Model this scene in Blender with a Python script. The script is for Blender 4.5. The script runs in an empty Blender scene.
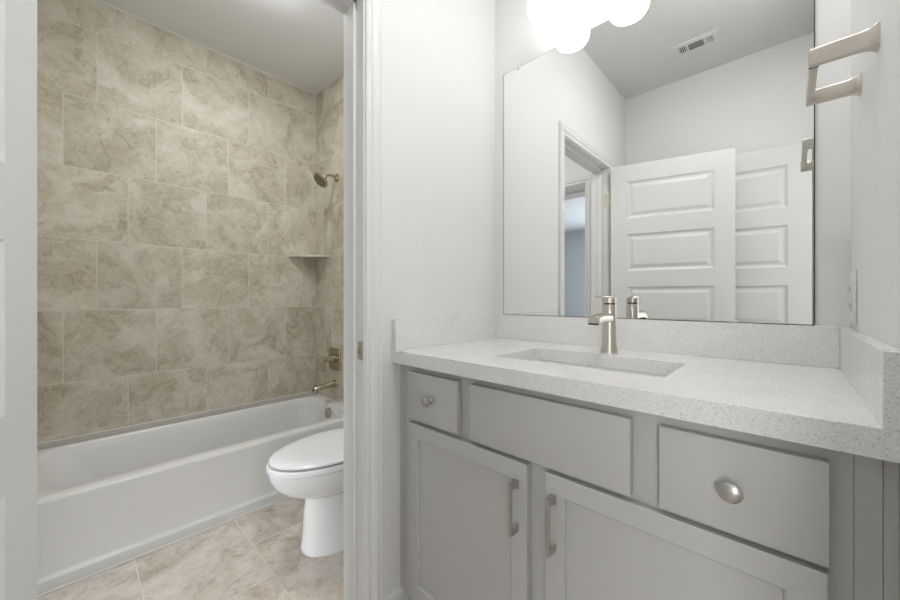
import bpy, bmesh, math, random
from mathutils import Vector, Matrix

scene = bpy.context.scene
PI = math.pi

# ------------------------------------------------------------------ camera
CAM_H = 1.102
cam_data = bpy.data.cameras.new('camera')
cam = bpy.data.objects.new('camera', cam_data)
scene.collection.objects.link(cam)
cam.location = (0.0, 0.0, CAM_H)
cam.rotation_euler = (PI / 2, 0, 0.760)
cam_data.sensor_width = 36.0
cam_data.lens = 358.0 / 900.0 * 36.0
cam_data.shift_y = -0.8 / 900.0
cam_data.clip_start = 0.01
scene.camera = cam

# ------------------------------------------------------------------ view + world + large lights
scene.view_settings.view_transform = 'Standard'
scene.view_settings.look = 'None'
scene.view_settings.gamma = 1.0
scene.view_settings.exposure = 0.90
scene.view_settings.use_curve_mapping = False

world = bpy.data.worlds.new('world')
scene.world = world
world.use_nodes = True
world.node_tree.nodes['Background'].inputs[0].default_value = (0.80, 0.88, 1.0, 1)
world.node_tree.nodes['Background'].inputs[1].default_value = 1.0

def area_light(name, loc, rot, sx, sy, energy, color):
    d = bpy.data.lights.new(name, 'AREA')
    d.shape = 'RECTANGLE'; d.size = sx; d.size_y = sy
    d.energy = energy; d.color = color
    o = bpy.data.objects.new(name, d)
    o.location = loc; o.rotation_euler = rot
    scene.collection.objects.link(o)
    return o

HALL_E, BED_E, FRONT_FILL_E, BEDF_FILL_E = 6.0, 12.0, 33.0, 88.0
VANITY_LAMP, TUB_LAMP, HALL_FILL, BATH_FILL = 1.6, 30.0, 9.0, 36.0
# daylight through the hall window (in the hall's far wall) and the bedroom window, plus two added fill panels
area_light('hall_window_daylight', (2.28, 0.10, 1.45), (0, PI / 2, 0), 1.4, 1.3, HALL_E, (0.93, 0.96, 1.0))
area_light('hall_end_added_fill', (0.92, -2.35, 1.35), (PI / 2, 0, 0), 1.3, 1.9, FRONT_FILL_E, (0.97, 0.98, 1.0))  # added unseen panel at the hall end, fills the cabinet fronts
area_light('bedroom_far_added_fill', (-1.6, -5.55, 1.45), (PI / 2, 0, 0), 1.6, 1.7, BEDF_FILL_E, (0.93, 0.96, 1.0))  # added unseen panel, lifts toilet front and floor through the doorway
area_light('bedroom_window_daylight', (-0.35, -3.2, 1.5), (0, PI / 2, 0), 1.4, 1.6, BED_E, (0.80, 0.88, 1.0))

# ------------------------------------------------------------------ helpers
C = scene.collection
WM = {}                       # world matrix of every parent

def finish(bm, smooth=False, angle=0.6):
    bmesh.ops.recalc_face_normals(bm, faces=bm.faces[:])
    if smooth:
        for f in bm.faces: f.smooth = True
        for e in bm.edges:
            if len(e.link_faces) == 2 and e.calc_face_angle(0) > angle:
                e.smooth = False

def obj(name, bm, mats, parent=None, smooth=False, local=False, label=None, recalc=True):
    if recalc: finish(bm, smooth)
    elif smooth:
        for f in bm.faces: f.smooth = True
    if parent is not None and not local:
        bm.transform(WM[parent.name].inverted())
    me = bpy.data.meshes.new(name)
    bm.to_mesh(me); bm.free()
    if not isinstance(mats, (list, tuple)): mats = [mats]
    for m in mats: me.materials.append(m)
    o = bpy.data.objects.new(name, me)
    C.objects.link(o)
    if parent is not None:
        o.parent = parent
        WM[o.name] = WM[parent.name]
    else:
        WM[o.name] = Matrix.Identity(4)
    if label: o['label'] = label
    return o

def tag(o, label, cat, group=None):
    o['label'] = label; o['category'] = cat
    if group: o['group'] = group
    return o

def thing(name, label, cat, loc=(0, 0, 0), rotz=0.0, group=None):
    o = bpy.data.objects.new(name, None)
    o.empty_display_size = 0.05
    C.objects.link(o)
    o.location = loc; o.rotation_euler = (0, 0, rotz)
    WM[o.name] = Matrix.Translation(Vector(loc)) @ Matrix.Rotation(rotz, 4, 'Z')
    return tag(o, label, cat, group)

def struct(name, bm, mats, parent=None, smooth=False):
    o = obj(name, bm, mats, parent, smooth)
    if parent is None: o['kind'] = 'structure'
    return o

def struct_root(name, loc=(0, 0, 0), rotz=0.0):
    o = bpy.data.objects.new(name, None)
    o.empty_display_size = 0.05
    C.objects.link(o)
    o.location = loc; o.rotation_euler = (0, 0, rotz)
    WM[o.name] = Matrix.Translation(Vector(loc)) @ Matrix.Rotation(rotz, 4, 'Z')
    o['kind'] = 'structure'
    return o

def box(bm, x0, x1, y0, y1, z0, z1, bev=0.0, seg=2, mat=0):
    t = bmesh.new()
    v = [t.verts.new((x, y, z)) for x in (x0, x1) for y in (y0, y1) for z in (z0, z1)]
    for q in ((0, 1, 3, 2), (4, 6, 7, 5), (0, 4, 5, 1), (2, 3, 7, 6), (0, 2, 6, 4), (1, 5, 7, 3)):
        t.faces.new([v[i] for i in q])
    bmesh.ops.recalc_face_normals(t, faces=t.faces[:])
    if bev > 0:
        bmesh.ops.bevel(t, geom=t.edges[:], offset=bev, segments=seg, profile=0.5, affect='EDGES')
    for f in t.faces: f.material_index = mat
    merge(bm, t)

def merge(bm, t):
    me = bpy.data.meshes.new('tmp')
    t.to_mesh(me); t.free()
    bm.from_mesh(me)
    bpy.data.meshes.remove(me)

def loft(bm, rings, cap0=True, cap1=True, mat=0, closed=True):
    vs = [[bm.verts.new(p) for p in r] for r in rings]
    n = len(rings[0])
    for a, b in zip(vs, vs[1:]):
        for i in range(n if closed else n - 1):
            j = (i + 1) % n
            f = bm.faces.new((a[i], a[j], b[j], b[i])); f.material_index = mat
    if cap0: bm.faces.new(vs[0][::-1]).material_index = mat
    if cap1: bm.faces.new(vs[-1]).material_index = mat
    return vs

def frame_axes(d):
    d = Vector(d).normalized()
    up = Vector((0, 0, 1)) if abs(d.z) < 0.9 else Vector((0, 1, 0))
    a = d.cross(up).normalized(); b = a.cross(d).normalized()
    return d, a, b

def lathe(bm, prof, origin, axis=(0, 0, 1), n=32, mat=0, cap0=True, cap1=True):
    """prof: list of (distance along axis, radius)"""
    d, a, b = frame_axes(axis); o = Vector(origin)
    rings = []
    for s, r in prof:
        rings.append([o + d * s + (a * math.cos(2 * PI * i / n) + b * math.sin(2 * PI * i / n)) * max(r, 1e-4) for i in range(n)])
    loft(bm, rings, cap0, cap1, mat)

def tube(bm, pts, radii, n=16, mat=0):
    pts = [Vector(p) for p in pts]
    if not isinstance(radii, (list, tuple)): radii = [radii] * len(pts)
    rings = []; pa = None
    for i, p in enumerate(pts):
        d = (pts[min(i + 1, len(pts) - 1)] - pts[max(i - 1, 0)]).normalized()
        if pa is None: _, a, b = frame_axes(d)
        else:
            a = (pa - d * pa.dot(d)).normalized(); b = a.cross(d).normalized()
        pa = a
        rings.append([p + (a * math.cos(2 * PI * k / n) + b * math.sin(2 * PI * k / n)) * radii[i] for k in range(n)])
    loft(bm, rings, True, True, mat)

def rrect(cx, cy, hx, hy, r, z, seg=8):
    """rounded rectangle ring in an xy plane"""
    r = min(r, hx - 1e-4, hy - 1e-4)
    out = []
    for (sx, sy, a0) in ((1, 1, 0), (-1, 1, 90), (-1, -1, 180), (1, -1, 270)):
        for k in range(seg + 1):
            a = math.radians(a0 + 90.0 * k / seg)
            out.append(Vector((cx + sx * (hx - r) + r * math.cos(a), cy + sy * (hy - r) + r * math.sin(a), z)))
    return out

def extrude_profile(bm, prof, p0, p1, ax, ay, mat=0):
    """prof list of (a, b) swept from p0 to p1; a along ax, b along ay"""
    ax = Vector(ax); ay = Vector(ay)
    loft(bm, [[Vector(p) + ax * a + ay * b for a, b in prof] for p in (p0, p1)], True, True, mat)

def wall_with_holes(bm, axis, c0, c1, u0, u1, z0, z1, holes):
    """slab normal to axis ('x' or 'y'), thickness c0..c1, span u0..u1, holes (ua, ub, za, zb) from the floor up"""
    us = [u0]
    for h in sorted(holes): us += [h[0], h[1]]
    us.append(u1)
    def bb(ua, ub, za, zb):
        if ub - ua < 1e-5 or zb - za < 1e-5: return
        if axis == 'x': box(bm, c0, c1, ua, ub, za, zb)
        else: box(bm, ua, ub, c0, c1, za, zb)
    for i in range(0, len(us), 2): bb(us[i], us[i + 1], z0, z1)
    for h in holes:
        bb(h[0], h[1], z0, h[2]); bb(h[0], h[1], h[3], z1)

# ------------------------------------------------------------------ materials
def new_mat(name):
    m = bpy.data.materials.new(name); m.use_nodes = True
    nt = m.node_tree
    return m, nt, nt.nodes['Principled BSDF']

def add_bump(nt, bsdf, height, strength, dist):
    b = nt.nodes.new('ShaderNodeBump')
    b.inputs['Strength'].default_value = strength; b.inputs['Distance'].default_value = dist
    nt.links.new(height, b.inputs['Height']); nt.links.new(b.outputs[0], bsdf.inputs['Normal'])

def noise(nt, vec, scale, detail=4, rough=0.5, distort=0.0):
    n = nt.nodes.new('ShaderNodeTexNoise')
    n.inputs['Scale'].default_value = scale; n.inputs['Detail'].default_value = detail
    n.inputs['Roughness'].default_value = rough; n.inputs['Distortion'].default_value = distort
    if vec is not None: nt.links.new(vec, n.inputs['Vector'])
    return n

def mth(nt, op, a, b=None, c=None):
    n = nt.nodes.new('ShaderNodeMath'); n.operation = op
    for i, v in enumerate((a, b, c)):
        if v is None: continue
        if isinstance(v, (int, float)): n.inputs[i].default_value = v
        else: nt.links.new(v, n.inputs[i])
    return n.outputs[0]

def ramp(nt, fac, stops):
    r = nt.nodes.new('ShaderNodeValToRGB')
    e = r.color_ramp.elements
    while len(e) < len(stops): e.new(0.5)
    for k, (p, c) in enumerate(stops):
        e[k].position = p; e[k].color = (c[0], c[1], c[2], 1)
    nt.links.new(fac, r.inputs[0])
    return r.outputs[0]

def mix(nt, fac, a, b, mode='MIX'):
    n = nt.nodes.new('ShaderNodeMix'); n.data_type = 'RGBA'; n.blend_type = mode
    for sock, v in ((n.inputs['Factor'], fac), (n.inputs['A'], a), (n.inputs['B'], b)):
        if isinstance(v, (int, float)): sock.default_value = v
        elif isinstance(v, tuple): sock.default_value = (v[0], v[1], v[2], 1)
        else: nt.links.new(v, sock)
    return n.outputs['Result']

def objcoord(nt):
    return nt.nodes.new('ShaderNodeTexCoord').outputs['Object']

def paint(name, col, rough=0.55, bump=0.0, scale=160.0, dist=0.002, spec=0.4):
    m, nt, b = new_mat(name)
    co = objcoord(nt)
    n = noise(nt, co, 3.0, 2)
    nt.links.new(ramp(nt, n.outputs[0], [(0.3, [c * 0.985 for c in col]), (0.7, col)]), b.inputs['Base Color'])
    b.inputs['Roughness'].default_value = rough
    b.inputs['Specular IOR Level'].default_value = spec
    if bump > 0:
        n2 = noise(nt, co, scale, 3, 0.6)
        add_bump(nt, b, n2.outputs[0], bump, dist)
    return m

def metal(name, col, rough=0.28, metallic=1.0):
    m, nt, b = new_mat(name)
    co = objcoord(nt)
    n = noise(nt, co, 60.0, 3)
    nt.links.new(ramp(nt, n.outputs[0], [(0.3, [c * 0.96 for c in col]), (0.7, col)]), b.inputs['Base Color'])
    r = mth(nt, 'MULTIPLY_ADD', n.outputs[0], 0.02, rough - 0.01)
    nt.links.new(r, b.inputs['Roughness'])
    b.inputs['Metallic'].default_value = metallic
    return m

M_WALL = paint('wall_paint', (0.81, 0.81, 0.80), 0.62, 0.25, 110.0, 0.002)
M_CEIL = paint('ceiling_paint', (0.80, 0.80, 0.79), 0.8, 0.2, 90.0, 0.002)
M_TRIM = paint('trim_paint', (0.80, 0.80, 0.785), 0.32)
M_DOOR = paint('door_paint', (0.73, 0.735, 0.73), 0.38)
M_CAB = paint('cabinet_paint', (0.545, 0.54, 0.52), 0.42)
M_CABIN = paint('cabinet_shadow_gap', (0.30, 0.29, 0.27), 0.6)
M_PORC = paint('porcelain', (0.88, 0.885, 0.89), 0.08, spec=0.6)
M_TUB = paint('tub_enamel', (0.79, 0.785, 0.76), 0.2, spec=0.5)
M_SEAT = paint('seat_plastic', (0.88, 0.885, 0.89), 0.18, spec=0.5)
M_NICKEL = metal('brushed_nickel', (0.60, 0.56, 0.50), 0.34)
M_SATIN = metal('satin_nickel', (0.50, 0.485, 0.46), 0.34)
M_BRONZE = metal('shower_brushed_nickel', (0.50, 0.43, 0.34), 0.27)
M_BRASS = metal('hinge_satin_brass', (0.74, 0.68, 0.54), 0.35)
M_DARK = paint('dark_gap', (0.02, 0.02, 0.02), 0.7)
M_CAULK = paint('white_caulk', (0.76, 0.75, 0.71), 0.5)
M_BEDWALL = paint('bedroom_paint', (0.52, 0.54, 0.57), 0.7)
M_CARPET = paint('hall_floor', (0.42, 0.38, 0.33), 0.9)
M_PLATE = paint('outlet_plastic', (0.80, 0.80, 0.78), 0.35)

def mirror_mat():
    m, nt, b = new_mat('mirror_silvering')
    b.inputs['Base Color'].default_value = (0.90, 0.915, 0.90, 1)
    b.inputs['Metallic'].default_value = 1.0
    b.inputs['Roughness'].default_value = 0.0
    return m
M_MIRROR = mirror_mat()

def shade_mat(name, strength, col=(1.0, 0.95, 0.88)):
    m, nt, b = new_mat(name)
    b.inputs['Base Color'].default_value = (0.9, 0.9, 0.88, 1)
    b.inputs['Roughness'].default_value = 0.3
    b.inputs['Emission Color'].default_value = (*col, 1)
    b.inputs['Emission Strength'].default_value = strength
    return m
M_SHADE = shade_mat('vanity_frosted_glass', VANITY_LAMP, (1.0, 0.985, 0.975))
M_DOME = shade_mat('tub_lamp_glass', TUB_LAMP, (0.97, 0.985, 1.0))
M_BFILL = shade_mat('bath_added_fill_glow', BATH_FILL, (1.0, 0.985, 0.975))
M_HFILL = shade_mat('hall_added_fill_glow', HALL_FILL, (1.0, 0.96, 0.92))

def quartz():
    m, nt, b = new_mat('speckled_quartz')
    co = objcoord(nt)
    base = ramp(nt, noise(nt, co, 9.0, 3).outputs[0], [(0.35, (0.82, 0.815, 0.80)), (0.65, (0.86, 0.857, 0.845))])
    v = nt.nodes.new('ShaderNodeTexVoronoi'); v.inputs['Scale'].default_value = 640.0
    nt.links.new(co, v.inputs['Vector'])
    sep = nt.nodes.new('ShaderNodeSeparateColor'); nt.links.new(v.outputs['Color'], sep.inputs[0])
    dark = mth(nt, 'LESS_THAN', sep.outputs[0], 0.10)
    mid = mth(nt, 'GREATER_THAN', sep.outputs[1], 0.70)
    c1 = mix(nt, mth(nt, 'MULTIPLY', mid, 0.32), base, (0.66, 0.65, 0.62))
    c2 = mix(nt, mth(nt, 'MULTIPLY', dark, 0.42), c1, (0.40, 0.37, 0.34))
    nt.links.new(c2, b.inputs['Base Color'])
    b.inputs['Roughness'].default_value = 0.09
    b.inputs['Specular IOR Level'].default_value = 0.6
    return m
M_QUARTZ = quartz()

def stone_color(nt, vec, tint=1.0, bright=1.0):
    """cloudy beige travertine look with thin brown veins; vec already shifted per tile"""
    warp = noise(nt, vec, 5.0, 5, 0.6, 0.6)
    vm = nt.nodes.new('ShaderNodeVectorMath'); vm.operation = 'MULTIPLY_ADD'
    nt.links.new(warp.outputs['Color'], vm.inputs[0]); vm.inputs[1].default_value = (0.16, 0.16, 0.16)
    nt.links.new(vec, vm.inputs[2])
    n1 = noise(nt, vm.outputs[0], 4.6, 8, 0.60, 0.9)
    k = bright
    cloud = ramp(nt, n1.outputs[0], [(0.28, (0.42 * k, 0.362 * k, 0.265 * k)), (0.42, (0.535 * k, 0.478 * k, 0.370 * k)),
                                     (0.54, (0.625 * k, 0.575 * k, 0.465 * k)), (0.68, (0.69 * k, 0.665 * k, 0.585 * k))])
    n2 = noise(nt, vm.outputs[0], 3.4, 6, 0.6, 2.2)
    ridge = mth(nt, 'ABSOLUTE', mth(nt, 'SUBTRACT', n2.outputs[0], 0.5))
    vein = mth(nt, 'SUBTRACT', 1.0, mth(nt, 'MULTIPLY', ridge, 34.0))
    vein = mth(nt, 'MAXIMUM', vein, 0.0)
    gate = mth(nt, 'MULTIPLY', vein, mth(nt, 'MINIMUM', mth(nt, 'MAXIMUM', mth(nt, 'MULTIPLY_ADD', n1.outputs[0], -7.0, 4.2), 0.0), 1.0))
    fine = noise(nt, vec, 34.0, 5, 0.7, 0.8)
    cloud = mix(nt, mth(nt, 'MULTIPLY', mth(nt, 'GREATER_THAN', fine.outputs[0], 0.0), 1.0), cloud, mix(nt, 1.0, cloud, ramp(nt, fine.outputs[0], [(0.32, (0.90, 0.89, 0.87)), (0.62, (1.03, 1.03, 1.03))]), 'MULTIPLY'))
    c = mix(nt, mth(nt, 'MULTIPLY', gate, 0.42), cloud, (0.25 * k, 0.20 * k, 0.14 * k))
    n3 = noise(nt, vm.outputs[0], 4.3, 6, 0.6, 3.0)
    r3 = mth(nt, 'ABSOLUTE', mth(nt, 'SUBTRACT', n3.outputs[0], 0.52))
    v3 = mth(nt, 'MAXIMUM', mth(nt, 'SUBTRACT', 1.0, mth(nt, 'MULTIPLY', r3, 26.0)), 0.0)
    c = mix(nt, mth(nt, 'MULTIPLY', v3, 0.28), c, (0.72 * k, 0.70 * k, 0.64 * k))
    return c

def tile_mat(name, ua, va, u0, v0, p, pu=None, shift=1 / 3.0, tint=(1, 1, 1), bright=1.0, grout=(0.66, 0.625, 0.54), rough=0.48):
    m, nt, b = new_mat(name)
    co = objcoord(nt)
    pu = pu or p
    s = nt.nodes.new('ShaderNodeSeparateXYZ'); nt.links.new(co, s.inputs[0])
    u, v = s.outputs[ua], s.outputs[va]
    rf = mth(nt, 'DIVIDE', mth(nt, 'SUBTRACT', v, v0), p)
    row = mth(nt, 'FLOOR', rf); fv = mth(nt, 'FRACT', rf)
    uf = mth(nt, 'SUBTRACT', mth(nt, 'DIVIDE', mth(nt, 'SUBTRACT', u, u0), pu), mth(nt, 'MULTIPLY', row, shift))
    col = mth(nt, 'FLOOR', uf); fu = mth(nt, 'FRACT', uf)
    d = mth(nt, 'MINIMUM', mth(nt, 'MULTIPLY', mth(nt, 'MINIMUM', fu, mth(nt, 'SUBTRACT', 1.0, fu)), pu),
            mth(nt, 'MULTIPLY', mth(nt, 'MINIMUM', fv, mth(nt, 'SUBTRACT', 1.0, fv)), p))
    g = nt.nodes.new('ShaderNodeMapRange'); g.interpolation_type = 'SMOOTHSTEP'
    g.inputs['From Min'].default_value = 0.0013; g.inputs['From Max'].default_value = 0.0026
    nt.links.new(d, g.inputs['Value'])
    cc = nt.nodes.new('ShaderNodeCombineXYZ'); nt.links.new(row, cc.inputs[0]); nt.links.new(col, cc.inputs[1])
    wn = nt.nodes.new('ShaderNodeTexWhiteNoise'); wn.noise_dimensions = '3D'; nt.links.new(cc.outputs[0], wn.inputs['Vector'])
    vm = nt.nodes.new('ShaderNodeVectorMath'); vm.operation = 'MULTIPLY_ADD'
    nt.links.new(wn.outputs['Color'], vm.inputs[0]); vm.inputs[1].default_value = (9, 9, 9); nt.links.new(co, vm.inputs[2])
    stone = stone_color(nt, vm.outputs[0], bright=bright)
    tone = mth(nt, 'MULTIPLY_ADD', wn.outputs['Value'], 0.10, 0.93)
    cmb = nt.nodes.new('ShaderNodeCombineXYZ')
    for i in range(3): nt.links.new(tone, cmb.inputs[i])
    stone = mix(nt, 1.0, stone, cmb.outputs[0], 'MULTIPLY')
    stone = mix(nt, 1.0, stone, tint, 'MULTIPLY')
    colr = mix(nt, g.outputs[0], tuple(x * bright for x in grout), stone)
    nt.links.new(colr, b.inputs['Base Color'])
    b.inputs['Roughness'].default_value = rough
    b.inputs['Specular IOR Level'].default_value = 0.45
    add_bump(nt, b, g.outputs[0], 0.5, 0.0015)
    return m

PT = 0.3737
M_TILE_X = tile_mat('beige_wall_tile_long', 1, 2, 0.338, 0.671, PT)
M_TILE_Y = tile_mat('beige_wall_tile_end', 0, 2, -2.4726, 0.671, PT)
M_TILE_F = tile_mat('beige_floor_tile', 0, 1, -1.497, 0.178, 0.3765, 0.753, -1 / 3.0, (1.0, 0.985, 1.08), bright=1.16, rough=0.4)

def plain_stone(name, bright):
    m, nt, b = new_mat(name)
    nt.links.new(stone_color(nt, objcoord(nt), bright=bright), b.inputs['Base Color'])
    b.inputs['Roughness'].default_value = 0.3
    return m
M_STONE = plain_stone('cut_stone', 1.15)

# ------------------------------------------------------------------ room dimensions (metres)
H = 2.717
XW = -0.968; XWB = -1.088        # partition between vanity and tub room
YB = 1.314                       # mirror wall face
XR = 0.108                       # right wall face
YF = -0.464                      # wall behind the entry door
XT = -2.71; YE = 1.3215          # tiled faces
YTUB = -0.20
YF2 = -0.25                      # front wall of the tub room
OPEN_Y0, OPEN_Y1, OPEN_H = -0.086, 0.625, 2.060

# floors, ceiling
b = bmesh.new(); box(b, -2.85, XR + 0.12, -0.60, 1.44, -0.1, 0.0); struct('floor', b, M_TILE_F)
b = bmesh.new(); box(b, -2.85, 2.5, -0.60, 1.44, H, H + 0.1); struct('ceiling', b, M_CEIL)

# mirror wall and tub end wall
b = bmesh.new(); box(b, XWB - 0.001, XR + 0.12, YB, YB + 0.12, 0, H); struct('wall_back', b, M_WALL)
b = bmesh.new()
box(b, XT - 0.14, -2.0, YE, YB + 0.12, 0, H, mat=0)
struct('wall_shower_end', b, M_TILE_Y)
b = bmesh.new(); box(b, -2.0, XWB - 0.001, YB + 0.001, YB + 0.12, 0, H); struct('wall_toilet_back', b, M_WALL)
b = bmesh.new(); box(b, XT - 0.14, XT, YTUB - 0.05, YE, 0, H); struct('wall_shower_long', b, M_TILE_X)
b = bmesh.new(); box(b, XT, -2.0, YF2, YTUB, 0, H); struct('wall_tub_foot', b, M_TILE_Y)
# partition with doorway
b = bmesh.new(); wall_with_holes(b, 'x', XWB, XW, YF - 0.12, YB, 0, H, [(OPEN_Y0 - 0.02, OPEN_Y1 + 0.02, 0, OPEN_H + 0.02)])
struct('wall_left', b, M_WALL)
# right wall: solid from the mirror wall to the entry doorway, with the doorway in front
ENT0, ENT1, ENTH = -0.43, 0.36, 2.06
b = bmesh.new(); wall_with_holes(b, 'x', XR, XR + 0.12, YF - 0.12, YB, 0, H, [(ENT0 - 0.02, ENT1 + 0.02, 0, ENTH + 0.02)])
struct('wall_right', b, M_WALL)
b = bmesh.new(); box(b, XW, XR, YF - 0.12, YF, 0, H); struct('wall_front', b, M_WALL)
# front wall of the tub room with a doorway to the bedroom
BD0, BD1 = -1.93, -1.21
b = bmesh.new(); wall_with_holes(b, 'y', YF2 - 0.12, YF2, XT - 0.14, XWB, 0, H, [(BD0 - 0.02, BD1 + 0.02, 0, 2.06)])
struct('wall_tub_front', b, M_WALL)

# bedroom beyond
b = bmesh.new(); box(b, -4.2, -0.1, -5.8, -0.60, -0.1, 0.0); struct('floor_bedroom', b, M_CARPET)
b = bmesh.new(); box(b, -4.2, -0.1, -5.8, -0.60, H, H + 0.1); struct('ceiling_bedroom', b, M_BEDWALL)
b = bmesh.new(); box(b, -4.2, -4.08, -5.65, -0.60, 0, H); struct('wall_bedroom_left', b, M_BEDWALL)
b = bmesh.new(); box(b, -4.2, -0.1, -5.8, -5.65, 0, H); struct('wall_bedroom_far', b, M_BEDWALL)
b = bmesh.new(); box(b, -0.22, -0.1, -5.65, -0.60, 0, H); struct('wall_bedroom_right', b, M_BEDWALL)
b = bmesh.new(); wall_with_holes(b, 'y', -0.60, YF2 - 0.121, -4.2, XWB - 0.001, 0, H, [(BD0 - 0.02, BD1 + 0.02, 0, 2.06)])
struct('wall_bedroom_near', b, M_BEDWALL)

# hall outside the entry doorway
b = bmesh.new(); box(b, XR + 0.12, 2.5, -2.55, 1.44, -0.1, 0.0); struct('floor_hall', b, M_CARPET)
b = bmesh.new(); box(b, 2.38, 2.5, -2.55, 1.44, 0, H); struct('wall_hall_far', b, M_WALL)
b = bmesh.new(); box(b, XR + 0.12, 2.38, -2.55, -2.45, 0, H); struct('wall_hall_front', b, M_WALL)
b = bmesh.new(); box(b, XR, XR + 0.12, -2.55, YF - 0.1201, 0, H); struct('wall_hall_left', b, M_WALL)
b = bmesh.new(); box(b, XR, 2.5, -2.55, -0.6001, H, H + 0.1); struct('ceiling_hall', b, M_CEIL)
b = bmesh.new(); box(b, XR + 0.12, 2.38, 1.39, 1.44, 0, H); struct('wall_hall_back', b, M_WALL)

# ------------------------------------------------------------------ casings, jambs, baseboards
CAS = [(0, 0), (0, .007), (.003, .010), (.010, .011), (.014, .0085), (.018, .0085), (.024, .013), (.034, .0165), (.044, .0165),
       (.048, .013), (.052, .0155), (.058, .0155), (.060, .013), (.060, 0)]
def casing(name, axis, face, sgn, u0, u1, ztop, rev=0.005, w=1.0):
    """door casing around the opening u0..u1 on a wall face; sgn = side it stands out on"""
    u0 -= rev; u1 += rev; ztop += rev
    b = bmesh.new(); rings = []
    for (pu, pz, du, dzz) in ((u0, 0.0, -1, 0), (u0, ztop, -1, 1), (u1, ztop, 1, 1), (u1, 0.0, 1, 0)):
        r = []
        for a, t in CAS:
            uu = pu + du * a * w; zz = pz + dzz * a * w; cc = face + sgn * t
            r.append((cc, uu, zz) if axis == 'x' else (uu, cc, zz))
        rings.append(r)
    loft(b, rings, True, True)
    return struct(name, b, M_TRIM)

def jamb(name, axis, c0, c1, u0, u1, ztop, stop0, stop1):
    b = bmesh.new()
    def bb(ca, cb, ua, ub, za, zb):
        if axis == 'x': box(b, ca, cb, ua, ub, za, zb, 0.0012, 1)
        else: box(b, ua, ub, ca, cb, za, zb, 0.0012, 1)
    bb(c0, c1, u0 - 0.019, u0, 0, ztop); bb(c0, c1, u1, u1 + 0.019, 0, ztop); bb(c0, c1, u0 - 0.019, u1 + 0.019, ztop, ztop + 0.019)
    s = 0.011
    bb(stop0, stop1, u0, u0 + s, 0, ztop); bb(stop0, stop1, u1 - s, u1, 0, ztop); bb(stop0, stop1, u0, u1, ztop - s, ztop)
    return struct(name, b, M_TRIM)

casing('trim_1', 'x', XW, 1, OPEN_Y0, OPEN_Y1, OPEN_H)
casing('trim_2', 'x', XWB, -1, OPEN_Y0, OPEN_Y1, OPEN_H)
jamb('trim_3', 'x', XWB, XW, OPEN_Y0, OPEN_Y1, OPEN_H, -1.042, -1.008)
casing('trim_4', 'y', YF2, 1, BD0, BD1, 2.04)
jamb('trim_5', 'y', -0.60, YF2, BD0, BD1, 2.04, -0.45, -0.41)
jamb('trim_6', 'x', XR, XR + 0.12, ENT0, ENT1, ENTH - 0.02, XR + 0.05, XR + 0.085)
# strike plate let into the near jamb, hinges on the far jamb
sp = thing('strike_plate', 'small nickel strike plate set in the white door jamb beside the toilet', 'strike plate', (-0.984, OPEN_Y1, 0.941))
b = bmesh.new(); box(b, -0.999, -0.968, OPEN_Y1 - 0.0022, OPEN_Y1, 0.912, 0.970, 0.0008, 1); obj('plate', b, M_NICKEL, sp)
b = bmesh.new(); box(b, -0.989, -0.979, OPEN_Y1 - 0.0030, OPEN_Y1 - 0.0021, 0.930, 0.952); obj('latch_hole', b, M_BRONZE, sp, label='bronze latch opening')

BB = [(0, 0), (0.012, 0), (0.012, 0.085), (0.009, 0.095), (0.009, 0.105), (0.006, 0.115), (0, 0.118)]
b = bmesh.new(); extrude_profile(b, BB, (XW, OPEN_Y1 + 0.066, 0), (XW, YB, 0), (1, 0, 0), (0, 0, 1)); struct('baseboard_left', b, M_TRIM)
b = bmesh.new(); extrude_profile(b, BB, (XWB - 0.001, YB, 0), (-2.0, YB, 0), (0, -1, 0), (0, 0, 1)); struct('baseboard_toilet', b, M_TRIM)
b = bmesh.new(); extrude_profile(b, BB, (XW, YF, 0), (XR, YF, 0), (0, 1, 0), (0, 0, 1)); struct('baseboard_front', b, M_TRIM)
b = bmesh.new(); extrude_profile(b, BB, (XWB, OPEN_Y1 + 0.066, 0), (XWB, YB, 0), (-1, 0, 0), (0, 0, 1)); struct('baseboard_partition', b, M_TRIM)

# tile edge strips: pale line under the ceiling, pencil liner above the tub, caulk at the apron foot
b = bmesh.new()
box(b, XT, XT + 0.007, YTUB, YE - 0.007, H - 0.010, H, 0.002, 1)
box(b, XT, -2.0, YE - 0.007, YE, H - 0.010, H, 0.002, 1)
struct('trim_7', b, M_CAULK)
b = bmesh.new()
q = [(0, 0), (0.014, 0)] + [(0.014 * math.cos(a), 0.020 + 0.010 * math.sin(a)) for a in [PI / 2 * k / 6 for k in range(7)]]
extrude_profile(b, q, (XT, YTUB, 0.3515), (XT, YE - 0.0, 0.3515), (1, 0, 0), (0, 0, 1))
struct('trim_8', b, paint('pencil_liner_stone', (0.50, 0.475, 0.42), 0.35))
b = bmesh.new(); box(b, XT + 0.0005, XT + 0.010, YTUB, YE - 0.001, 0.3817, 0.3870, 0.002, 1); box(b, XT + 0.0145, -2.02, YE - 0.004, YE, 0.3515, 0.359); struct('trim_9', b, M_CAULK)
b = bmesh.new(); box(b, -2.0275, -2.0125, YTUB, YB - 0.013, 0, 0.006, 0.002, 1); struct('trim_10', b, M_CAULK)

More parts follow.
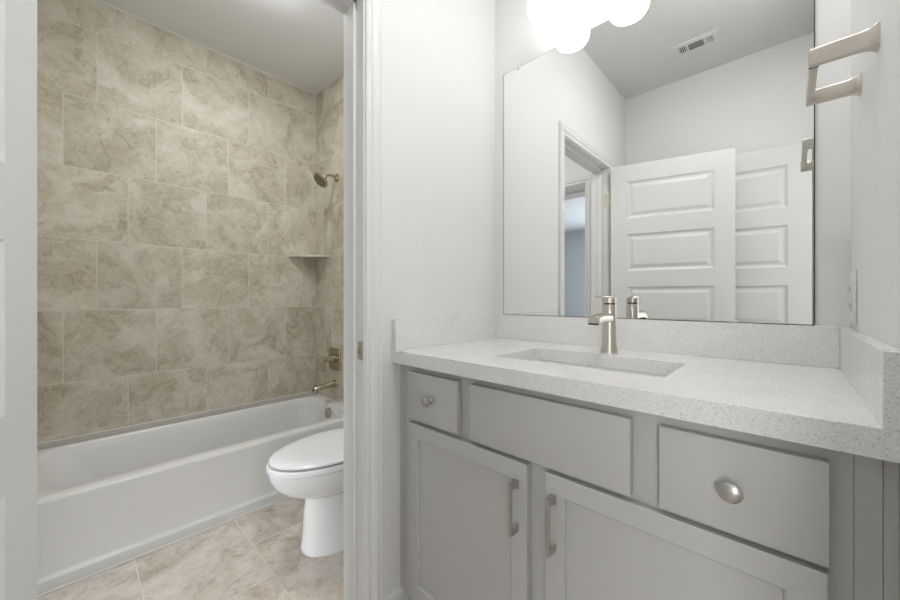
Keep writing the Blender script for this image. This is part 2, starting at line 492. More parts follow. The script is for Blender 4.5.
# ------------------------------------------------------------------ panel doors
def panel_door(name, loc, rotz, width, height, th, flip):
    """leaf from local x 0..width*flip, thickness in local y (0..-th), five raised panels on both faces"""
    root = struct_root(name, loc, rotz)
    st = 0.105; top = 0.118; ph = 0.257; gap = 0.112
    x0, x1 = 0.0, width
    holes = []
    z = height - top
    for k in range(5):
        holes.append((z - ph, z)); z -= ph + gap
    b = bmesh.new()
    def X(v): return v * flip
    def bb(xa, xb, ya, yb, za, zb, bev=0.0):
        xa, xb = sorted((X(xa), X(xb)))
        box(b, xa, xb, ya, yb, za, zb, bev, 1)
    bb(0, st, -th, 0, 0, height); bb(width - st, width, -th, 0, 0, height)
    zz = height
    edges = [height] + [v for h in holes for v in (h[1], h[0])] + [0.0]
    for i in range(0, len(edges), 2): bb(st, width - st, -th, 0, edges[i + 1], edges[i])
    obj('door_frame', b, M_DOOR, root, local=True)
    for (za, zb) in holes:
        b = bmesh.new()
        for side in (0, 1):
            def Y(d): return -d if side == 0 else -th + d
            prof = [(0.0, 0.0), (0.006, 0.005), (0.014, 0.009), (0.024, 0.009), (0.042, 0.003), (0.046, 0.0025)]
            rings = []
            for ins, dep in prof:
                xa, xb = X(st + ins), X(width - st - ins)
                rings.append([(xa, Y(dep), za + ins), (xb, Y(dep), za + ins), (xb, Y(dep), zb - ins), (xa, Y(dep), zb - ins)])
            loft(b, rings, False, True)
        obj('door_panel', b, M_DOOR, root, local=True)
    for sgn in (1, -1):
        b = bmesh.new()
        y0 = 0.0 if sgn > 0 else -th
        lathe(b, [(0, .031), (.004, .031), (.007, .022), (.010, .011), (.032, .010), (.036, .020), (.044, .027), (.056, .027), (.064, .018), (.066, .004)],
              (X(width - 0.062), y0, 0.925), (0, sgn, 0), 24)
        obj('door_knob', b, M_NICKEL, root, smooth=True, local=True)
    return root

ang = math.radians(-14.5)
door_a = panel_door('door_1', (-0.935, -0.0427, 0.012), ang, 0.71, 2.033, 0.035, 1)
door_b = panel_door('door_2', (0.0945, -0.4135, 0.012), math.radians(-7.6), 0.76, 2.033, 0.035, -1)

for z in (1.83, 1.05, 0.25):
    hg = thing('door_hinge', '', 'hinge', (-0.985, OPEN_Y0, z))
    b = bmesh.new()
    box(b, -1.000, -0.966, OPEN_Y0, OPEN_Y0 + 0.0022, z - 0.045, z + 0.045, 0.0008, 1)
    obj('leaf', b, M_BRASS, hg)
    b = bmesh.new(); tube(b, [(-0.958, OPEN_Y0 + 0.004, z - 0.047), (-0.958, OPEN_Y0 + 0.004, z + 0.047)], 0.0062, 12)
    obj('knuckle', b, M_BRASS, hg, smooth=True)
    for dz_ in (-0.03, 0.0, 0.03):
        b = bmesh.new(); lathe(b, [(0, .004), (.001, .0035)], (-0.984, OPEN_Y0 + 0.0022, z + dz_), (0, 1, 0), 10); obj('screw', b, M_SATIN, hg, smooth=True)
    hg['label'] = {1.83: 'brass door hinge seen in the mirror near the top of the white door',
                   1.05: 'middle brass hinge on the white jamb, level with the faucet', 0.25: 'bottom brass hinge of the white door near the floor'}[z]

# ------------------------------------------------------------------ bathtub
tb = thing('bathtub', 'white enamel alcove bathtub with a plain apron below the beige tile walls', 'bathtub', (-2.365, 0.56, 0))
XA = -2.020
RZ = 0.353
b = bmesh.new()
cxm, cym = (XT + XA) / 2, (YTUB + YE) / 2
hx, hy = (XA - XT) / 2, (YE - YTUB) / 2 - 0.0005
IN = dict(cx=-2.390, cy=0.575)
rings = [rrect(cxm, cym, hx - 0.004, hy, 0.003, RZ - 0.022),
         rrect(cxm, cym, hx, hy, 0.003, RZ - 0.012),
         rrect(cxm, cym, hx - 0.003, hy - 0.001, 0.006, RZ - 0.003),
         rrect(cxm, cym, hx - 0.011, hy - 0.002, 0.010, RZ),
         rrect(IN['cx'], IN['cy'], 0.303, 0.700, 0.13, RZ),
         rrect(IN['cx'], IN['cy'], 0.297, 0.694, 0.13, RZ - 0.003),
         rrect(IN['cx'], IN['cy'], 0.291, 0.688, 0.13, RZ - 0.012),
         rrect(IN['cx'], IN['cy'] + 0.003, 0.284, 0.678, 0.13, RZ - 0.05),
         rrect(IN['cx'], IN['cy'] + 0.012, 0.270, 0.655, 0.13, 0.22),
         rrect(IN['cx'], IN['cy'] + 0.020, 0.256, 0.630, 0.13, 0.13),
         rrect(IN['cx'], IN['cy'] + 0.028, 0.240, 0.600, 0.13, 0.085),
         rrect(IN['cx'], IN['cy'] + 0.034, 0.205, 0.560, 0.12, 0.064),
         rrect(IN['cx'], IN['cy'] + 0.036, 0.150, 0.500, 0.10, 0.058)]
loft(b, rings, False, True)
obj('basin', b, M_TUB, tb, smooth=True)
b = bmesh.new()
ap = [(-0.030, 0.0), (-0.007, 0.0), (0.002, 0.044), (0.0008, 0.049), (-0.006, 0.057), (-0.008, 0.068), (-0.0065, 0.20), (-0.002, RZ - 0.04), (0.0, RZ - 0.026), (0.0002, RZ - 0.013), (-0.030, RZ - 0.013)]
extrude_profile(b, ap, (XA, YTUB + 0.0005, 0), (XA, YE - 0.0005, 0), (1, 0, 0), (0, 0, 1))
obj('apron', b, M_TUB, tb, smooth=True)
b = bmesh.new()
lathe(b, [(0, .037), (.004, .037), (.008, .033), (.010, .018), (.010, .004)], (-2.385, 1.2515, 0.292), (0, -1, 0.12), 28)
obj('overflow_plate', b, M_BRONZE, tb, smooth=True, label='round nickel overflow plate')
b = bmesh.new()
lathe(b, [(0, .026), (.003, .026), (.004, .020), (.012, .018), (.013, .004)], (-2.385, 1.08, 0.060), (0, 0, 1), 24)
obj('drain', b, M_BRONZE, tb, smooth=True)

# tub spout
ts = thing('tub_spout', 'brushed metal tub spout on the tiled end wall just above the tub', 'spout', (-2.405, YE, 0.485))
b = bmesh.new()
def oval(y, zc, rx, rz, n=24, x=-2.405): return [(x + rx * math.cos(2 * PI * k / n), y, zc + rz * math.sin(2 * PI * k / n)) for k in range(n)]
loft(b, [oval(YE, .488, .033, .033), oval(YE - .006, .488, .033, .032), oval(YE - .012, .487, .026, .026), oval(YE - .06, .483, .024, .021), oval(YE - .12, .478, .023, .018), oval(YE - .165, .474, .021, .016), oval(YE - .172, .472, .017, .012)])
obj('body', b, M_BRONZE, ts, smooth=True)
b = bmesh.new()
box(b, -2.426, -2.384, YE - .172, YE - .142, .440, .480, 0.007, 3)
obj('nozzle', b, M_BRONZE, ts, smooth=True)
b = bmesh.new(); tube(b, [(-2.405, YE - .155, .478), (-2.405, YE - .155, .500)], [.005, .005], 10); lathe(b, [(0, .007), (.006, .007), (.008, .004)], (-2.405, YE - .155, .498), (0, 0, 1), 12)
obj('diverter_knob', b, M_BRONZE, ts, smooth=True)

# shower valve
sv = thing('shower_valve', 'square-cornered metal shower valve with lever handle on the tile above the tub spout', 'shower valve', (-2.415, YE, 0.665))
b = bmesh.new()
def rr_xz(cx, cz, hx_, hz_, r, y, seg=6):
    return [(p.x, y, p.y) for p in rrect(cx, cz, hx_, hz_, r, 0, seg)]
loft(b, [rr_xz(-2.415, .665, .078, .080, .022, YE), rr_xz(-2.415, .665, .078, .080, .022, YE - .006), rr_xz(-2.415, .665, .074, .076, .020, YE - .011), rr_xz(-2.415, .665, .05, .052, .016, YE - .014)])
obj('escutcheon', b, M_BRONZE, sv, smooth=True)
b = bmesh.new(); lathe(b, [(0, .030), (.02, .028), (.045, .021), (.075, .019), (.077, .012)], (-2.415, YE - .012, .668), (0, -1, 0), 24)
obj('hub', b, M_BRONZE, sv, smooth=True)
b = bmesh.new(); box(b, -2.427, -2.403, YE - .100, YE - .085, .585, .690, 0.005, 3)
obj('lever', b, M_BRONZE, sv, smooth=True)

# shower head
sh = thing('shower_fixture', 'round metal shower head on a short arm high on the tiled end wall', 'shower head', (-2.39, YE, 1.984))
b = bmesh.new(); lathe(b, [(0, .030), (.004, .030), (.010, .022), (.014, .012)], (-2.39, YE, 1.984), (0, -1, 0), 24); obj('flange', b, M_BRONZE, sh, smooth=True)
b = bmesh.new(); tube(b, [(-2.39, YE - .01, 1.984), (-2.39, YE - .035, 1.990), (-2.39, YE - .06, 1.990), (-2.39, YE - .08, 1.981), (-2.39, YE - .095, 1.968)], .0085, 14); obj('shower_arm', b, M_BRONZE, sh, smooth=True)
b = bmesh.new()
hd = Vector((0, -0.72, -0.69)).normalized(); ho = Vector((-2.39, YE - .090, 1.972))
lathe(b, [(0, .012), (.010, .015), (.018, .012), (.024, .022), (.036, .048), (.044, .057), (.054, .058), (.058, .054), (.058, .004)], ho, hd, 32)
obj('shower_head', b, M_BRONZE, sh, smooth=True)
b = bmesh.new()
lathe(b, [(0, .047), (.002, .046), (.0025, .004)], ho + hd * .058, hd, 32); obj('nozzle_face', b, metal('spray_face', (0.22, 0.19, 0.15), 0.4), sh, smooth=True)

# corner shelf
b = bmesh.new()
pts = [(XT, YE), (XT, 1.098)]
for k in range(1, 8):
    t = k / 8.0; px = XT + (0.222) * t; py = 1.098 + (YE - 1.098) * t
    s_ = 0.012 * math.sin(PI * t); pts.append((px + s_ * 0.7, py - s_ * 0.7))
pts.append((XT + 0.222, YE))
loft(b, [[(x, y, 1.419) for x, y in pts], [(x, y, 1.433) for x, y in pts]])
tag(obj('corner_shelf', b, M_STONE), 'small triangular beige stone shelf in the tiled corner below the shower head', 'shelf')

# ------------------------------------------------------------------ toilet
TX = -1.535
tl = thing('toilet', 'white elongated toilet with closed lid between the tub and the door jamb', 'toilet', (TX, 1.0, 0))
def egg(z, yf, yb, w, n=40, sq=2.0, cx=TX):
    """elongated outline: rounder back, pointed front towards -y"""
    yc = yf + (yb - yf) * 0.60
    out = []
    for k in range(n):
        a = 2 * PI * k / n
        c_, s_ = math.cos(a), math.sin(a)
        ex = 2.0 / sq
        x = w * math.copysign(abs(c_) ** ex, c_)
        ry = (yb - yc) if s_ > 0 else (yc - yf)
        y = yc + ry * math.copysign(abs(s_) ** ex, s_)
        out.append((cx + x, y, z))
    return out
b = bmesh.new()
loft(b, [egg(0.0, .687, 1.20, .131, sq=2.4), egg(.012, .687, 1.20, .131, sq=2.4), egg(.02, .691, 1.19, .127, sq=2.4), egg(.08, .696, 1.18, .118, sq=2.5),
         egg(.16, .698, 1.17, .104, sq=2.4), egg(.22, .703, 1.17, .098, sq=2.3), egg(.238, .700, 1.17, .102, sq=2.3), egg(.252, .676, 1.17, .120, sq=2.2), egg(.266, .640, 1.16, .140, sq=2.15), egg(.285, .606, 1.15, .155),
         egg(.31, .580, 1.14, .166), egg(.335, .564, 1.13, .174), egg(.345, .560, 1.13, .176), egg(.351, .555, 1.13, .179), egg(.380, .550, 1.13, .182), egg(.386, .554, 1.13, .178)])
obj('bowl', b, M_PORC, tl, smooth=True)
b = bmesh.new()
loft(b, [egg(.388, .550, 1.06, .183), egg(.392, .543, 1.06, .189), egg(.406, .543, 1.06, .189), egg(.4125, .548, 1.06, .185)])
obj('seat', b, M_SEAT, tl, smooth=True)
b = bmesh.new()
loft(b, [egg(.4175, .560, 1.055, .181), egg(.421, .553, 1.055, .186), egg(.428, .554, 1.055, .185), egg(.434, .565, 1.05, .176), egg(.438, .60, 1.03, .15), egg(.440, .68, .98, .09)])
obj('lid', b, M_SEAT, tl, smooth=True)
b = bmesh.new(); loft(b, [egg(.412, .572, 1.05, .170), egg(.418, .572, 1.05, .170)]); obj('lid_gap_shade', b, M_DARK, tl, smooth=True, label='painted dark gap under the lid')  # near-black filler that paints the shade between seat and lid
b = bmesh.new()
loft(b, [rrect(TX, 1.205, .185, .088, .03, .387), rrect(TX, 1.205, .20, .095, .03, .46), rrect(TX, 1.205, .215, .098, .03, .72)])
obj('tank', b, M_PORC, tl, smooth=True)
b = bmesh.new()
loft(b, [rrect(TX, 1.203, .220, .101, .03, .722), rrect(TX, 1.203, .226, .105, .03, .727), rrect(TX, 1.203, .226, .105, .03, .745), rrect(TX, 1.203, .21, .09, .03, .752)])
obj('tank_lid', b, M_PORC, tl, smooth=True)
b = bmesh.new(); tube(b, [(TX - .15, 1.106, .67), (TX - .15, 1.090, .67)], .012, 14); tube(b, [(TX - .155, 1.088, .671), (TX - .085, 1.085, .664)], [.007, .005], 12)
obj('flush_lever', b, M_NICKEL, tl, smooth=True)
for s_ in (-1, 1):
    b = bmesh.new(); lathe(b, [(0, .012), (.008, .012), (.015, .008), (.017, .002)], (TX + s_ * .108, .94, .0), (0, 0, 1), 14)
    obj('bolt_cap', b, M_PORC, tl, smooth=True)

# ------------------------------------------------------------------ vanity cabinet
YD = 0.750; YFR = 0.770; ZTOP = 0.890
vc = thing('vanity_cabinet', 'grey painted vanity cabinet under the white speckled countertop', 'cabinet', (-0.43, 1.0, 0))
b = bmesh.new()
cx0, cx1, cyb = XW + 0.0125, XR - 0.001, YB - 0.001
box(b, cx0, cx0 + .016, YFR + .0202, cyb, 0.115, ZTOP - 0.001)
box(b, cx1 - .016, cx1, YFR + .0202, cyb, 0.115, ZTOP - 0.001)
box(b, cx0 + .016, cx1 - .016, YFR + .0202, cyb, 0.115, 0.131)
box(b, cx0 + .016, cx1 - .016, cyb - .006, cyb, 0.131, ZTOP - 0.001)
box(b, cx0, cx1, 0.84, 0.856, 0.0, 0.1149)
obj('carcass', b, M_CAB, vc)
def grid_plate(bm, x0, x1, z0, z1, holes, y0, y1):
    """flat plate with rectangular holes, cut into cells that meet without overlapping"""
    xs = sorted({x0, x1} | {v for h in holes for v in h[:2]}); zs_ = sorted({z0, z1} | {v for h in holes for v in h[2:]})
    inside = lambda x, z: any(h[0] < x < h[1] and h[2] < z < h[3] for h in holes)
    V = {}
    def vert(i, j, y):
        k = (i, j, y)
        if k not in V: V[k] = bm.verts.new((xs[i], y, zs_[j]))
        return V[k]
    solid = lambda i, j: 0 <= i < len(xs) - 1 and 0 <= j < len(zs_) - 1 and not inside((xs[i] + xs[i + 1]) / 2, (zs_[j] + zs_[j + 1]) / 2)
    for i in range(len(xs) - 1):
        for j in range(len(zs_) - 1):
            if not solid(i, j): continue
            for y in (y0, y1): bm.faces.new([vert(i, j, y), vert(i + 1, j, y), vert(i + 1, j + 1, y), vert(i, j + 1, y)])
            for (di, dj, a, c_) in ((-1, 0, (i, j), (i, j + 1)), (1, 0, (i + 1, j), (i + 1, j + 1)), (0, -1, (i, j), (i + 1, j)), (0, 1, (i, j + 1), (i + 1, j + 1))):
                if not solid(i + di, j + dj): bm.faces.new([vert(*a, y0), vert(*c_, y0), vert(*c_, y1), vert(*a, y1)])
b = bmesh.new()
grid_plate(b, -0.9440, 0.0655, 0.115, ZTOP - 0.001, [(-0.88, -0.70, 0.735, 0.850), (-0.62, -0.245, 0.735, 0.850), (-0.160, 0.020, 0.735, 0.850),
           (-0.88, -0.475, 0.17, 0.690), (-0.395, 0.020, 0.17, 0.690)], YFR, YFR + 0.0198)
obj('face_frame', b, M_CAB, vc)
b = bmesh.new(); box(b, XW + 0.0005, -0.9465, YFR, YFR + 0.019, 0.119, ZTOP - 0.001, 0.0008, 1)
obj('filler_strip', b, M_CAB, vc)
b = bmesh.new(); box(b, 0.0659, 0.0930, YFR, YFR + 0.019, 0.119, ZTOP - 0.001, 0.0008, 1)
obj('filler_strip', b, M_CAB, vc)
b = bmesh.new(); box(b, 0.0934, XR - 0.0005, YFR, YFR + 0.019, 0.119, ZTOP - 0.001, 0.0008, 1)
obj('filler_strip', b, M_CAB, vc)

def knob(px, pz, par):
    b = bmesh.new()
    prof = [(0, .0085), (.002, .0070), (.007, .0048), (.0155, .0048), (.0175, .0080), (.0185, .0150), (.0205, .0165), (.0232, .0160), (.0262, .0115), (.0275, .003)]
    lathe(b, prof, (px, YD, pz), (0, -1, 0), 32)
    obj('knob', b, M_SATIN, par, smooth=True)
def drawer_front(name, x0, x1, z0, z1, knobbed):
    b = bmesh.new(); box(b, x0, x1, YD, YFR - 0.0008, z0, z1, 0.0018, 2)
    o = obj(name, b, M_CAB, vc, smooth=True)
    if knobbed: knob((x0 + x1) / 2 - 0.002, (z0 + z1) / 2, o)
drawer_front('drawer', -0.901, -0.685, 0.717, 0.868, True)
drawer_front('false_front', -0.638, -0.227, 0.715, 0.868, False)
drawer_front('drawer', -0.177, 0.041, 0.714, 0.866, True)

def cab_door(x0, x1, z0, z1, pull_x):
    w = 0.047
    b = bmesh.new()
    th0, th1 = YD, YFR - 0.0008
    # outer box ring with a chamfered inner edge falling to the recessed panel
    def ring(ins, y): return [(x0 + ins, y, z0 + ins), (x1 - ins, y, z0 + ins), (x1 - ins, y, z1 - ins), (x0 + ins, y, z1 - ins)]
    loft(b, [ring(0.0005, th1), ring(0, th1 - .001), ring(0, th0 + .0016), ring(.0016, th0), ring(w - .003, th0), ring(w, th0 + .003), ring(w + .0006, th0 + .009)], True, False)
    o = obj('door', b, M_CAB, vc)
    b = bmesh.new()
    box(b, x0 + w - 0.002, x1 - w + 0.002, th0 + .0085, th0 + .014, z0 + w - 0.002, z1 - w + 0.002)
    obj('door_panel', b, M_CAB, o)
    # bar pull: flat bar with two feet
    b = bmesh.new()
    zc = 0.596; hl = 0.063
    box(b, pull_x - .0050, pull_x + .0050, YD - .030, YD - .0245, zc - hl, zc + hl, .0012, 2)
    for s_ in (-1, 1):
        za, zb = zc + s_ * hl, zc + s_ * (hl - .014)
        rings = []
        for t in range(7):
            q = t / 6.0
            yy = YD - .026 * (1 - q) - 0.0
            ext = .004 * q * q
            lo, hi = min(za, zb) - (0 if s_ > 0 else 0), max(za, zb)
            if s_ > 0: lo -= ext * 2
            else: hi += ext * 2
            ww = .0048 + ext * 0.5
            rings.append([(pull_x - ww, yy, lo), (pull_x + ww, yy, lo), (pull_x + ww, yy, hi), (pull_x - ww, yy, hi)])
        loft(b, rings)
    obj('pull_handle', b, M_SATIN, o)
cab_door(-0.901, -0.459, 0.145, 0.703, -0.488)
cab_door(-0.411, 0.040, 0.145, 0.703, -0.389)

# ------------------------------------------------------------------ countertop with sink cut-out
ZC = 0.931; YC = 0.7355
SX0, SX1, SY0, SY1 = -0.652, -0.200, 0.880, 1.130
ct = thing('countertop', 'white speckled quartz countertop with back and side splashes on the grey cabinet', 'countertop', (-0.43, 1.0, ZC))
b = bmesh.new()
xa, xb = XW + 0.0005, XR - 0.0005
outer_t = rrect((xa + xb) / 2, (YC + YB) / 2, (xb - xa) / 2, (YB - YC) / 2 - .0003, .0015, ZC, 8)
n = len(outer_t)
scx, scy = (SX0 + SX1) / 2, (SY0 + SY1) / 2; shx, shy = (SX1 - SX0) / 2, (SY1 - SY0) / 2
def R(o_, z): return [Vector((p.x, p.y, z)) for p in o_]
inner_t = rrect(scx, scy, shx + .001, shy + .001, .012, ZC, 8)
inner_2 = rrect(scx, scy, shx, shy, .012, ZC - .001, 8)
outer_2 = rrect((xa + xb) / 2, (YC + YB) / 2, (xb - xa) / 2 + .0, (YB - YC) / 2, .0015, ZC - .001, 8)
loft(b, [R(inner_2, ZC - .022), inner_2, inner_t, R(outer_t, ZC), outer_2, R(outer_2, 0.890), R(inner_2, 0.890), R(inner_2, ZC - .022)], False, False)
bmesh.ops.remove_doubles(b, verts=b.verts[:], dist=1e-6)
obj('slab', b, M_QUARTZ, ct)
b = bmesh.new(); box(b, XW + 0.0201, XR - 0.0201, YB - 0.0205, YB - 0.0003, ZC, 1.034, 0.001, 1); obj('backsplash', b, M_QUARTZ, ct)
b = bmesh.new(); box(b, XW + 0.0005, XW + 0.020, YC, YB - 0.0003, ZC, 1.034, 0.001, 1); obj('side_splash', b, M_QUARTZ, ct)
b = bmesh.new(); box(b, XR - 0.0200, XR - 0.0005, YC, YB - 0.0003, ZC, 1.034, 0.001, 1); obj('side_splash', b, M_QUARTZ, ct)

sk = thing('sink', 'white rectangular undermount sink set in the quartz countertop', 'sink', (scx, scy, 0.78))
b = bmesh.new()
zt = 0.8892
rings = [rrect(scx, scy, shx + .018, shy + .018, .02, zt), rrect(scx, scy, shx + .003, shy + .003, .016, zt),
         rrect(scx, scy, shx - .001, shy - .001, .018, zt - .006), rrect(scx, scy, shx - .008, shy - .008, .024, zt - .07),
         rrect(scx, scy, shx - .022, shy - .022, .035, zt - .110), rrect(scx, scy, shx - .055, shy - .05, .04, zt - .124), rrect(scx, scy, .03, .03, .029, zt - .130)]
loft(b, rings, False, True)
o = obj('bowl', b, M_PORC, sk, smooth=True)
b = bmesh.new(); lathe(b, [(0, .024), (.003, .024), (.004, .018), (.008, .016), (.009, .003)], (scx, scy, zt - .1302), (0, 0, 1), 24); obj('drain', b, M_NICKEL, sk, smooth=True)

# ------------------------------------------------------------------ faucet
FX, FY = -0.4235, 1.192
fc = thing('faucet', 'brushed nickel single-lever faucet standing behind the rectangular sink', 'faucet', (FX, FY, ZC))
b = bmesh.new()
lathe(b, [(0, .0260), (.003, .0260), (.010, .0238), (.022, .0218), (.040, .0208), (.120, .0205), (.1525, .0205), (.154, .0195)], (FX, FY, ZC), (0, 0, 1), 36)
obj('body', b, M_NICKEL, fc, smooth=True)
b = bmesh.new(); lathe(b, [(0, .0170), (.008, .0170)], (FX, FY, ZC + .1535), (0, 0, 1), 28); obj('neck_gap', b, M_DARK, fc, smooth=True, label='dark gap under the cap')
b = bmesh.new(); lathe(b, [(0, .0195), (.001, .0205), (.016, .0205), (.0175, .019)], (FX, FY, ZC + .1585), (0, 0, 1), 36); obj('cap', b, M_NICKEL, fc, smooth=True)
b = bmesh.new(); box(b, FX - .0085, FX + .0085, FY - .095, FY + .019, ZC + .1765, ZC + .1805, .0012, 2); obj('lever', b, M_NICKEL, fc, smooth=True)
b = bmesh.new()
def arch(y, zt_, w, h, open_=False, n=12):
    top = [(FX + w * math.cos(PI * k / n), y, zt_ - h * 0.55 + h * 0.55 * math.sin(PI * k / n)) for k in range(n + 1)]
    return top + [(FX - w, y, zt_ - h), (FX + w, y, zt_ - h)]
zs = ZC + .127
loft(b, [arch(FY - .010, zs, .0170, .026), arch(FY - .05, zs + .001, .0172, .026), arch(FY - .090, zs + .001, .0172, .025), arch(FY - .114, zs - .002, .0172, .026), arch(FY - .128, zs - .008, .0172, .024)])
obj('spout', b, M_NICKEL, fc, smooth=True)
b = bmesh.new(); box(b, FX - .0145, FX + .0145, FY - .1288, FY - .116, zs - .0325, zs - .0275); obj('water_slot', b, M_DARK, fc, label='dark water outlet')

# ------------------------------------------------------------------ mirror
MX0, MX1, MZ0, MZ1 = -0.917, 0.046, 1.0355, 2.092
mr = thing('wall_mirror', 'large frameless rectangular mirror standing on the backsplash behind the faucet', 'mirror', ((MX0 + MX1) / 2, YB, MZ0))
b = bmesh.new(); box(b, MX0 + .0012, MX1 - .0012, 1.3078, 1.3090, MZ0 + .0012, MZ1 - .0012); obj('glass', b, M_MIRROR, mr)
m_edge = paint('green_edge_painted_reflection', (0.05, 0.065, 0.055), 0.25)  # green glass edge, with the bevel's dark reflection painted in
b = bmesh.new()
box(b, MX0, MX0 + .0012, 1.3072, YB - .0002, MZ0, MZ1); box(b, MX1 - .0022, MX1, 1.3072, YB - .0002, MZ0, MZ1)
box(b, MX0, MX1, 1.3080, YB - .0002, MZ0, MZ0 + .0012); box(b, MX0, MX1, 1.3080, YB - .0002, MZ1 - .0012, MZ1)
box(b, MX0 + .0012, MX1 - .0022, 1.3092, YB - .0002, MZ0 + .0012, MZ1 - .0012)
obj('edge', b, m_edge, mr)
for (cx_, cz_, lab) in ((-0.842, MZ1, 'small clear clip holding the top left edge of the mirror'), (-0.828, MZ0 + .002, 'small clear clip at the bottom left edge of the mirror'),
                        (-0.115, MZ0 + .002, 'small pale clip at the bottom right edge of the mirror'), (-0.10, MZ1, 'small clear clip holding the top right edge of the mirror')):
    b = bmesh.new()
    sg = 1 if cz_ > 1.5 else -1
    z0_, z1_ = (cz_ - .008, cz_ + .012) if sg > 0 else (cz_ - .0015, cz_ + .004)
    box(b, cx_ - .009, cx_ + .009, 1.3045, 1.3075, z0_, z1_, .001, 2)
    if sg > 0: box(b, cx_ - .007, cx_ + .007, 1.3075, YB - .0001, MZ1 + .0005, z1_, .0005, 1)
    o = obj('mirror_clip', b, M_PLATE, smooth=True)
    if sg > 0:
        b = bmesh.new(); lathe(b, [(0, .003), (.0012, .002)], (cx_, 1.3045, cz_ + .007), (0, -1, 0), 10); obj('screw', b, M_SATIN, o, smooth=True)
    tag(o, lab, 'clip')

# ------------------------------------------------------------------ vanity light
LY = 1.205
vl = thing('vanity_light', 'three-shade vanity light glowing white above the mirror', 'light fixture', (-0.440, YB, 2.30))
b = bmesh.new(); box(b, -0.74, -0.140, YB - .022, YB - .0005, 2.275, 2.335, .004, 2); obj('backplate', b, M_NICKEL, vl, smooth=True)
for sx in (-0.651, -0.432, -0.213):
    b = bmesh.new()
    lathe(b, [(0, .004), (.0015, .026), (.006, .046), (.014, .059), (.027, .067), (.045, .070), (.145, .070), (.148, .066), (.149, .02)], (sx, LY, 2.139), (0, 0, 1), 40)
    sd = obj('shade', b, M_SHADE, vl, smooth=True)
    b = bmesh.new(); lathe(b, [(0, .026), (.015, .026), (.019, .02)], (sx, LY, 2.2885), (0, 0, 1), 24)
    tube(b, [(sx, LY, 2.30), (sx, LY, 2.305), (sx, LY + .03, 2.308), (sx, YB - .02, 2.308)], .008, 12)
    obj('arm', b, M_NICKEL, vl, smooth=True)

# ------------------------------------------------------------------ ceiling lights
def dome(name, x, y, label, m, r=0.14):
    t = thing(name, label, 'ceiling light', (x, y, H))
    b = bmesh.new(); lathe(b, [(0, r + .012), (.012, r + .012), (.022, r + .004)], (x, y, H), (0, 0, -1), 48); obj('rim', b, M_NICKEL, t, smooth=True)
    b = bmesh.new(); lathe(b, [(.0225, r), (.030, r * .97), (.042, r * .80), (.050, r * .5), (.053, r * .15)], (x, y, H), (0, 0, -1), 48); obj('dome', b, m, t, smooth=True)
dome('ceiling_light', -1.85, 0.62, 'round flush ceiling light over the bathtub and toilet', M_DOME)
dome('ceiling_light', -0.14, 0.56, 'added unseen round ceiling light above the floor in front of the vanity', M_BFILL, 0.11)  # lamp added out of view to brighten counter and walls
dome('ceiling_light', 1.2, 0.1, 'added unseen round ceiling light in the hall outside', M_HFILL)  # unseen lamp added for light from the hall

# ------------------------------------------------------------------ towel holder on the right wall
th = thing('towel_holder', 'brushed nickel squared towel holder mounted high on the right wall', 'towel holder', (XR, 1.04, 1.55))
TY0, TY1, TZ = 0.934, 1.142, 1.549
XO = 0.0315
def post(y):
    b = bmesh.new(); rings = []
    for q, hy_, hz_ in ((0, .0165, .0200), (.002, .0160, .0195), (.006, .0120, .0178), (.012, .0092, .0163), (.022, .0080, .0153), (XR - XO + .006, .0075, .0148)):
        x = XR - q
        rings.append([(x, p.x, p.y) for p in rrect(y, TZ, hy_, hz_, .003, 0, 3)])
    loft(b, rings)
    obj('post', b, M_NICKEL, th, smooth=True)
post(TY0); post(TY1)
b = bmesh.new(); box(b, XO - .006, XO + .006, TY0 + .0076, TY1 - .0076, TZ - .0148, TZ + .0148, .0025, 3); obj('bar', b, M_NICKEL, th, smooth=True)
b = bmesh.new(); box(b, XO - .0064, XO + .0064, TY0 + .0085, TY0 + .0095, TZ - .0152, TZ + .0152); obj('joint', b, M_DARK, th, label='dark joint line')
th.rotation_euler = (0.046, 0, 0)

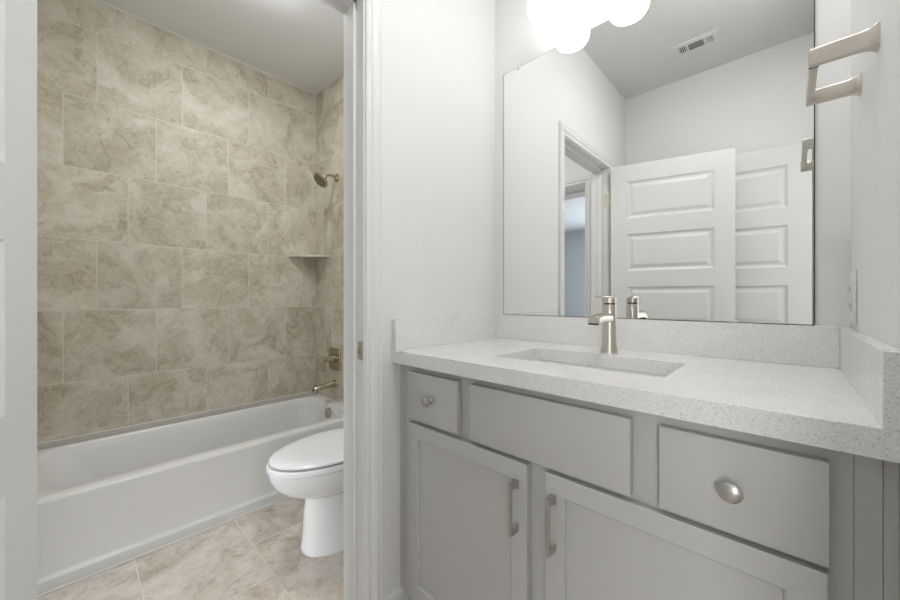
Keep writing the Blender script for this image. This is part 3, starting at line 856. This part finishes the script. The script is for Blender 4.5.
# ------------------------------------------------------------------ outlet
ot = thing('wall_outlet', 'white outlet plate on the right wall above the side splash', 'outlet', (XR, 1.238, 1.105))
b = bmesh.new(); box(b, XR - .006, XR - .0003, 1.200, 1.276, 1.045, 1.168, .002, 2); obj('cover_plate', b, M_PLATE, ot, smooth=True)
b = bmesh.new(); box(b, XR - .008, XR - .0061, 1.221, 1.255, 1.072, 1.141, .0012, 2); obj('socket', b, M_PLATE, ot, smooth=True)
for zz in (1.088, 1.125):
    for yy in (1.232, 1.244):
        b = bmesh.new(); box(b, XR - .0084, XR - .0081, yy - .001, yy + .001, zz - .005, zz + .005); obj('slot', b, M_DARK, ot)

# ------------------------------------------------------------------ ceiling vent
M_LOUV = paint('louvre_grey', (0.30, 0.30, 0.29), 0.6)
VX0, VX1, VY0, VY1 = -0.552, -0.312, -0.168, -0.030
av = thing('ceiling_vent', 'white rectangular ceiling air vent with three louvre groups', 'vent', ((VX0 + VX1) / 2, (VY0 + VY1) / 2, H))
b = bmesh.new()
zl = H - .006
cells = [(VX0 + .030, VX0 + .070), (VX0 + .080, VX1 - .080), (VX1 - .070, VX1 - .030)]
cy0, cy1 = VY0 + .034, VY1 - .034
def vb(x0, x1, y0, y1): box(b, x0, x1, y0, y1, zl, H - .0003)
vb(VX0, VX1, VY0, cy0); vb(VX0, VX1, cy1, VY1)
xs = [VX0] + [v for c_ in cells for v in c_] + [VX1]
for i in range(0, len(xs), 2): vb(xs[i], xs[i + 1], cy0, cy1)
obj('grille_frame', b, M_TRIM, av)
b = bmesh.new(); box(b, VX0 + .02, VX1 - .02, cy0 - .004, cy1 + .004, H - .0010, H - .0004); obj('duct_opening', b, M_DARK, av, label='dark duct opening')
for ci, (a, c_) in enumerate(cells):
    if ci == 1:
        for k in range(7):
            y = cy0 + (cy1 - cy0) * (k + .5) / 7
            b = bmesh.new(); loft(b, [[(x, y - .003, zl), (x, y - .0022, zl), (x, y + .003, H - .0015), (x, y + .0022, H - .0015)] for x in (a, c_)]); obj('louvre', b, M_LOUV, av)
    else:
        for k in range(4):
            x = a + (c_ - a) * (k + .5) / 4
            s_ = 1 if ci == 2 else -1
            b = bmesh.new(); loft(b, [[(x - .0035 * s_, y, zl), (x - .0015 * s_, y, zl), (x + .0035 * s_, y, H - .0015), (x + .0015 * s_, y, H - .0015)] for y in (cy0, cy1)]); obj('louvre', b, M_TRIM, av)
